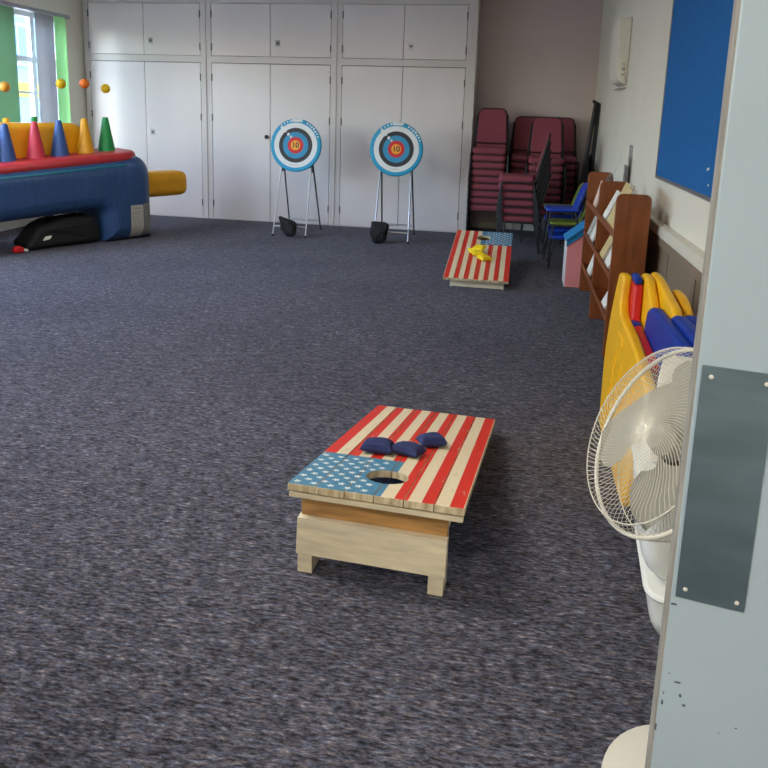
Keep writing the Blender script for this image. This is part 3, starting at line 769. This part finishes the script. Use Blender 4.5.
bk = (
 (5.36, .868, .690, .33, .24, .030, 21, 'beige', 'thick beige volume facing out in the middle of the near top shelf'),
 (5.16, .868, .688, .31, .19, .035, 20, 'beige', 'beige volume on the near top shelf tucked against the end panel'),
 (5.72, .868, .695, .24, .20, .015, 24, 'paper', 'white booklet beside the divider in the near top compartment'),
 (6.50, .868, .700, .23, .20, .012, 14, 'pinkish', 'pale pink booklet leaning in the far compartment of the top shelf'),
 (5.30, .575, .690, .29, .22, .025, 22, 'paper', 'white magazine leaning in the near compartment of the middle shelf'),
 (5.64, .575, .690, .27, .22, .020, 24, 'beige', 'cream magazine by the divider in the near compartment of the middle shelf'),
 (6.44, .575, .690, .27, .22, .015, 18, 'paper', 'white magazine leaning in the far compartment of the middle shelf'),
 (6.74, .575, .690, .22, .18, .015, 20, 'paper_grey', 'grey-white magazine at the far end of the middle shelf'),
 (6.44, .275, .690, .27, .22, .015, 17, 'paper', 'white magazine leaning in the far compartment of the bottom shelf'),
)
for b in bk: booklet(*b)
t = booklet(5.30, .275, .690, .24, .21, .015, 26, 'paper', 'white leaflet with a teal band in the near compartment of the bottom shelf')
MB().box2((-.001, .0, .13), (.0, .21, .20)).build('teal_band', 'print_teal', t)
def holder(loc, rot, H, label):
    t = thing('leaflet_holder', label, 'leaflet holder', loc, rot, 'clear leaflet holders on the bookcase')
    MB().box2((-.003, -.11, 0), (0, .11, H), .001).build('clear_back', 'clear', t)
    MB().box2((-.035, -.11, 0), (-.032, .11, H*.6), .001).build('clear_front', 'clear', t)
    MB().box2((-.032, -.11, 0), (-.003, .11, .003)).build('holder_base', 'clear', t)
    MB().puffy([(-.09, .004), (.09, .004), (.06, H*.62), (.02, H*.5), (-.05, H*.72)], .004, .001, lambda u, v, w: (-.022+w, u, v), 1).build('leaflet', 'paper', t)
    return t
holder((.80, 7.0, .872), (0, R(20), R(-10)), .46, 'clear leaflet holder at the far end of the bookcase top, leaning back')
wh = holder((XR-.001, 7.07, .937), (0, 0, 0), .46, 'clear leaflet holder with crumpled paper standing upright on the wall ledge behind the bookcase')
# ------------------------------------------------------------------ black folded stand in the corner
t = thing('folded_stand', 'black folded stand leaning in the corner behind the blue chairs', 'stand', (.93, 9.75, 0))
for a, b in (((-.16, -.1, 0), (.045, .18, 1.83)), ((.02, .0, 0), (.08, .2, 1.79))):
    MB().tube([a, b], .027, 10).build('leg', 'black', t)
MB().box((.05, .19, 1.82), (.11, .05, .04), (0, .5, 0), .008).build('hinge_cap', 'black', t)
MB().tube([(-.09, -.0, .65), (.03, .08, .72)], .012, 8).build('strut', 'black', t)
MB().puffy(rpoly([(-.17, 0), (.07, 0), (.075, .95), (.0, 1.2), (-.09, 1.0)], .04), .07, .03, lambda u, v, w: (u, -.16+w, v), 4).build('cloth_cover', 'black_cloth', t)

# ------------------------------------------------------------------ plastic play panels leaning by the wall
def lean_fn(x0, k): return lambda u, v, w: (x0+k*v+w, u, v)
grp = 'plastic play panels leaning at the right wall'
t = thing('play_panel', 'yellow plastic play panel outermost of the row, its S-curved top falling towards the fan', 'play panel', (0, 0, 0), 0, grp)
prof = rpoly([(3.0, .0), (3.9, 0), (4.12, .33), (4.16, .56), (4.12, .80), (3.97, .815), (3.93, .665), (3.82, .625), (3.50, .615), (3.22, .585), (2.98, .55)], [.03, .03, .1, .1, .03, .03, .06, .05, .08, .08, .04], 5)
MB().puffy(prof, .05, .016, lean_fn(.535, .085), 4).build('panel_body', 'pl_yellow', t)
r_ = MB()
for k in range(4):
    y = 3.2+k*.18; r_.puffy(rpoly([(y, .08), (y+.03, .08), (y+.03, .46), (y, .46)], .012), .012, .006, lean_fn(.529, .085), 3)
r_.puffy(rpoly([(3.62, .50), (3.80, .50), (3.80, .555), (3.62, .555)], .025), .012, .006, lean_fn(.528, .085), 3)
r_.build('moulded_rib', 'pl_yellow', t)
t = thing('play_panel', 'red plastic panel with blue caps, second in the leaning row', 'play panel', (0, 0, 0), 0, grp)
f = lean_fn(.592, .072)
MB().puffy(rpoly([(3.2, .0), (4.02, 0), (4.02, .79), (3.86, .79), (3.80, .62), (3.2, .58)], .03), .045, .014, f, 4).build('panel_body', 'pl_red', t)
MB().puffy(rpoly([(3.87, .785), (4.02, .785), (4.02, .822), (3.87, .822)], .015), .04, .014, f, 4).build('top_cap', 'pl_navy', t)
MB().puffy(rpoly([(3.70, .50), (3.86, .52), (3.86, .615), (3.70, .625)], .03), .06, .02, lean_fn(.578, .072), 4).build('corner_cap', 'pl_navy', t)
def duo(x0, k, ysplit, ytop, ylow, zt, zb, label):
    t = thing('play_panel', label, 'play panel', (0, 0, 0), 0, grp)
    f = lean_fn(x0, k)
    MB().puffy(rpoly([(ysplit, .1), (4.0, .0), (4.03, .4), (ytop, zt), (ytop-.16, zt+.005), (ysplit+.05, zb+.03), (ysplit, zb)], [.02, .02, .1, .03, .05, .05, .02], 5), .046, .018, f, 4).build('yellow_end', 'pl_yellow', t)
    MB().puffy(rpoly([(2.55, .0), (ysplit+.06, .0), (ysplit+.06, zb-.02), (ysplit-.02, zb+.02), (ylow, zb+.035), (2.55, zb-.0)], [.02, .02, .05, .05, .05, .05], 5), .056, .019, lambda u, v, w: f(u, v, w-.005), 4).build('blue_body', 'pl_navy', t)
    MB().puffy(rpoly([(2.8, .15), (ysplit-.15, .15), (ysplit-.15, zb-.14), (2.8, zb-.14)], .05), .01, .005, lambda u, v, w: f(u, v, w-.010), 3).build('moulded_recess', 'pl_navy', t)
    return t
duo(.652, .055, 3.62, 4.0, 2.9, .83, .725, 'blue and yellow plastic panel third in the row, beside the red panel')
duo(.705, .05, 3.36, 4.02, 2.8, .835, .76, 'blue and yellow plastic panel fourth in the row, one before the wall casing')
duo(.775, .045, 3.44, 3.78, 2.8, .80, .745, 'blue plastic panel closest to the wall casing, mostly hidden')

# ------------------------------------------------------------------ white tubs and carton behind the fan
def tub(z0, h, w0, w1, d0, d1, m, t):
    q = MB(); bm = bmesh.new(); rings = []
    for i in range(11):
        a = i/10; e = min(1, (a*h/.07))**.5 if a*h < .07 else 1
        w = (w0+(w1-w0)*a)*(.80+.20*e); d_ = (d0+(d1-d0)*a)*(.80+.20*e)
        o = rpoly([(-w/2, -d_/2), (w/2, -d_/2), (w/2, d_/2), (-w/2, d_/2)], .07, 6)
        rings.append([bm.verts.new((x, y, z0+a*h)) for x, y in o])
    for A, B in zip(rings, rings[1:]):
        for k in range(len(A)): bm.faces.new((A[k], A[(k+1) % len(A)], B[(k+1) % len(A)], B[k]))
    bm.faces.new(list(reversed(rings[0]))); bm.faces.new(rings[-1])
    q._merge(bm, None, 0); q.build('tub_body', m, t)
    r = MB(); o = rpoly([(-w1/2, -d1/2), (w1/2, -d1/2), (w1/2, d1/2), (-w1/2, d1/2)], .07, 6)
    r.tube([(x, y, z0+h-.012) for x, y in o], .012, 8, True); r.build('rim', m, t)
t = thing('white_tub', 'white plastic tub on the floor behind the fan', 'tub', (.712, 2.33, 0), R(-4))
tub(0.002, .20, .36, .42, .40, .46, 'tub', t)
t = thing('white_tub', 'white plastic tub stacked on the lower tub behind the fan', 'tub', (.70, 2.34, .205), R(-4))
tub(0.0, .36, .42, .50, .40, .46, 'tub', t)
MB().box((-.10, -.232, .18), (.012, .01, .30), (.07, 0, 0), .004).build('moulded_rib', 'tub', t)
t = thing('carton', 'white carton with slate and green print standing on the tubs', 'carton', (.705, 2.36, .568), R(-14))
MB().box2((-.20, -.15, 0), (.22, .15, .27), .006).build('carton_body', 'paper', t)
MB().box2((-.2015, -.1515, .115), (.2215, -.149, .155)).build('slate_band', 'stripe_grey', t)
MB().box2((-.13, -.1515, .06), (.10, -.149, .105)).build('green_print', 'print_green', t)

# ------------------------------------------------------------------ pedestal fan
fn = Vector((-.84, -.268, .47)).normalized(); fc = Vector((.342, 1.527, .965))
fan = thing('pedestal_fan', 'cream pedestal fan with a wire cage beside the open door', 'fan', (.525, 1.61, 0))
Fz = fn.to_track_quat('Z', 'Y').to_matrix().to_4x4(); FM = Matrix.Translation(fc-Vector((.525, 1.61, 0))) @ Fz
RF = .208
MB().lathe([(0, 0), (.213, 0), (.218, .008), (.216, .018), (.15, .03), (.05, .04), (.032, .055), (.03, .10), (0, .10)], 48).build('base', 'fan_white', fan)
rb = MB()
for a in range(0, 360, 90): rb.box((.13*math.cos(R(a+28)), .13*math.sin(R(a+28)), .030), (.11, .004, .006), (0, .13, R(a+28)), .001)
rb.build('base_rib', 'fan_white', fan)
MB().cyl((0, 0, .09), (0, 0, .62), .018, n=20).build('pole', 'fan_white', fan)
MB().cyl((0, 0, .60), (0, 0, .88), .012, n=20).build('inner_pole', 'alu', fan)
MB().cyl((0, 0, .585), (0, 0, .635), .026, n=20).build('height_collar', 'fan_white', fan)
mh = FM @ Vector((0, 0, -.16))
MB().tube([(0, 0, .85), (0, 0, .90), mh], [.02, .028, .035], 14).build('neck', 'fan_white', fan)
MB().lathe([(0, -.22), (.05, -.215), (.075, -.19), (.082, -.14), (.08, -.095), (.055, -.075), (0, -.075)], 32, FM).build('motor_housing', 'fan_white', fan)
MB().lathe([(.052, -.085), (.066, -.075), (.066, -.05), (.05, -.042), (0, -.042)], 32, FM).build('motor_collar', 'fan_dark', fan)
MB().lathe([(0, -.042), (.034, -.04), (.036, -.005), (.026, .018), (0, .024)], 32, FM).build('hub', 'blade', fan)
def blade_mb(a0):
    bm = bmesh.new(); N, K = 14, 10; g = []
    for i in range(N+1):
        rr = .03+(.186-.03)*i/N; t = i/N
        half = R(22+36*min(1, t*2.0))*(1-.22*max(0, t-.72)/.28)
        if t > .8: half *= math.sqrt(max(.0, 1-((t-.8)/.2)**2))*.55+.45
        row = []
        for k in range(K+1):
            q = -1+2*k/K; a = a0+half*q+R(14)*t
            row.append(bm.verts.new((rr*math.cos(a), rr*math.sin(a), -.012+.034*q*(.55+.45*t)+.006*math.cos(q*2))))
        g.append(row)
    for i in range(N):
        for k in range(K): bm.faces.new((g[i][k], g[i+1][k], g[i+1][k+1], g[i][k+1]))
    bmesh.ops.solidify(bm, geom=bm.faces[:], thickness=.0025)
    bmesh.ops.recalc_face_normals(bm, faces=bm.faces[:])
    q = MB(); q._merge(bm, FM, 0); return q
for a in (50, 170, 290): blade_mb(R(a)).build('blade', 'blade', fan)
def grille(depth, swirl, nm, rin, flat, seed=0):
    q = MB(); n = 90; P = 9
    def prof(t):                                    # t 0 centre .. 1 rim -> (radius, height)
        if t < flat: return rin+(RF*.80-rin)*(t/flat), depth
        a = (t-flat)/(1-flat); return RF*.80+(RF-RF*.80)*math.sin(a*PI/2), depth*math.cos(a*PI/2)
    for i in range(n):
        pts = []
        for k in range(P+1):
            r, z = prof(k/P); a = 2*PI*i/n+swirl*(1-r/RF)
            pts.append(FM @ Vector((r*math.cos(a), r*math.sin(a), z)))
        q.tube(pts, .00065, 4)
    for t in (flat+(1-flat)*.5,):
        r, z = prof(t); q.tube([FM @ Vector((r*math.cos(2*PI*k/64), r*math.sin(2*PI*k/64), z)) for k in range(64)], .0014, 5, True)
    r, z = prof(0)
    q.tube([FM @ Vector((r*math.cos(2*PI*k/32), r*math.sin(2*PI*k/32), z)) for k in range(32)], .002, 5, True)
    return q.build(nm, 'fan_white', fan)
grille(.052, R(55), 'front_grille', .010, .62); grille(-.075, R(-50), 'rear_grille', .055, .5)
MB().tube([FM @ Vector((RF*math.cos(2*PI*k/96), RF*math.sin(2*PI*k/96), 0)) for k in range(96)], .0048, 8, True).build('cage_rim', 'fan_white', fan)
MB().lathe([(0, .050), (.011, .050), (.012, .052), (.009, .054), (0, .0545)], 32, FM).build('grille_cap', 'blade', fan)
up = FM.to_3x3().inverted() @ Vector((-.10, -.25, .9)); ca = math.atan2(up.y, up.x)
MB().box(FM @ Vector((RF*math.cos(ca), RF*math.sin(ca), 0)), (.03, .014, .016), Fz.to_3x3() @ Matrix.Rotation(ca+PI/2, 3, 'Z'), .003).build('rim_clip', 'fan_white', fan)

# ------------------------------------------------------------------ outside the windows
t = thing('white_building', 'white rendered building with a yellow band seen through the window', 'building', (-15.5, 0, 0))
MB().box2((-4, 6, -.5), (0, 40, 6.2)).build('facade', 'ext_white', t)
MB().box2((-.02, 6, 1.75), (.04, 40, 2.2)).build('yellow_band', 'ext_yellow', t)
for y in (14, 17.2, 20.4, 23.6, 26.8):
    for z in (2.7, 4.5):
        wf = MB().box2((-.02, y, z), (.05, y+1.7, z+1.3)).build('window_frame', 'ext_frame', t)
        MB().box2((.04, y+.12, z+.1), (.06, y+.8, z+1.2)).build('pane', 'ext_glass', wf); MB().box2((.04, y+.9, z+.1), (.06, y+1.58, z+1.2)).build('pane', 'ext_glass', wf)
struct(MB().box2((-40, -30, -.6), (-7, 60, -.5)).build('ground_outside', 'asphalt'))

# ------------------------------------------------------------------ light
W = bpy.data.worlds.new('sky'); SC.world = W; W.use_nodes = True
nt = W.node_tree; bg = nt.nodes['Background']
sky = nt.nodes.new('ShaderNodeTexSky'); sky.sky_type = 'NISHITA'; sky.sun_disc = False
sky.sun_elevation = R(50); sky.sun_rotation = R(200); sky.air_density = 1.0; sky.dust_density = 2.5; sky.ozone_density = 1.0
hs = nt.nodes.new('ShaderNodeHueSaturation'); hs.inputs['Saturation'].default_value = 1.0
nt.links.new(sky.outputs[0], hs.inputs['Color']); tint = nt.nodes.new('ShaderNodeMix'); tint.data_type = 'RGBA'; tint.blend_type = 'MULTIPLY'; tint.inputs[0].default_value = 1
tint.inputs[7].default_value = (.89, .98, 1.11, 1)
nt.links.new(hs.outputs[0], tint.inputs[6]); nt.links.new(tint.outputs[2], bg.inputs['Color'])
bg.inputs['Strength'].default_value = .9
def area(name, loc, rot, sx, sy, power, col=(1, 1, 1), portal=False):
    l = bpy.data.lights.new(name, 'AREA'); l.shape = 'RECTANGLE'; l.size = sx; l.size_y = sy; l.energy = power; l.color = col
    if portal: l.cycles.is_portal = True
    o = bpy.data.objects.new(name, l); COL.objects.link(o); o.location = loc; o.rotation_euler = rot; return o
for k, (y0, y1) in enumerate(WINS):
    area('window_daylight', (XL-.13, (y0+y1)/2, (ZS+ZT)/2), (0, R(-90), 0), ZT-ZS, y1-y0, 0, portal=True)
area('corridor_lamp', (-1.4, -.9, ZC-.05), (0, 0, 0), 1.2, .6, 30, (1, .96, .90))
area('added_ceiling_fill', (-2.3, 2.6, ZC-.02), (0, 0, 0), 1.5, .5, 24, (1, .93, .82))  # added fill light brightening the near board, not a known fitting
area('added_ceiling_fill', (-2.6, 6.4, ZC-.02), (0, 0, 0), 1.5, .5, 8, (1, .95, .88))  # second added fill, weaker, for the far half of the room

# ------------------------------------------------------------------ camera
cam = bpy.data.cameras.new('camera'); co = bpy.data.objects.new('camera', cam); COL.objects.link(co)
pitch, roll, yaw = R(11.10), R(1.77), R(9.85)
f = Vector((0, math.cos(pitch), -math.sin(pitch))); u = Vector((0, math.sin(pitch), math.cos(pitch))); rt = Vector((1, 0, 0))
rt2 = rt*math.cos(roll)+u*math.sin(roll); u2 = -rt*math.sin(roll)+u*math.cos(roll)
Z = Matrix.Rotation(yaw, 3, 'Z'); a, b, c = Z @ rt2, Z @ u2, Z @ (-f)
m = Matrix(((a.x, b.x, c.x), (a.y, b.y, c.y), (a.z, b.z, c.z))).to_4x4(); m.translation = Vector((0, 0, 1.624))
co.matrix_world = m
cam.sensor_fit = 'HORIZONTAL'; cam.sensor_width = 36; cam.lens = 36*733/768; cam.shift_y = -(384-256)/768; cam.clip_start = .02
SC.camera = co
vs = SC.view_settings; vs.view_transform = 'Standard'; vs.look = 'None'; vs.gamma = 1; vs.use_curve_mapping = False; vs.exposure = 1.93
SC.cycles.use_denoising = True
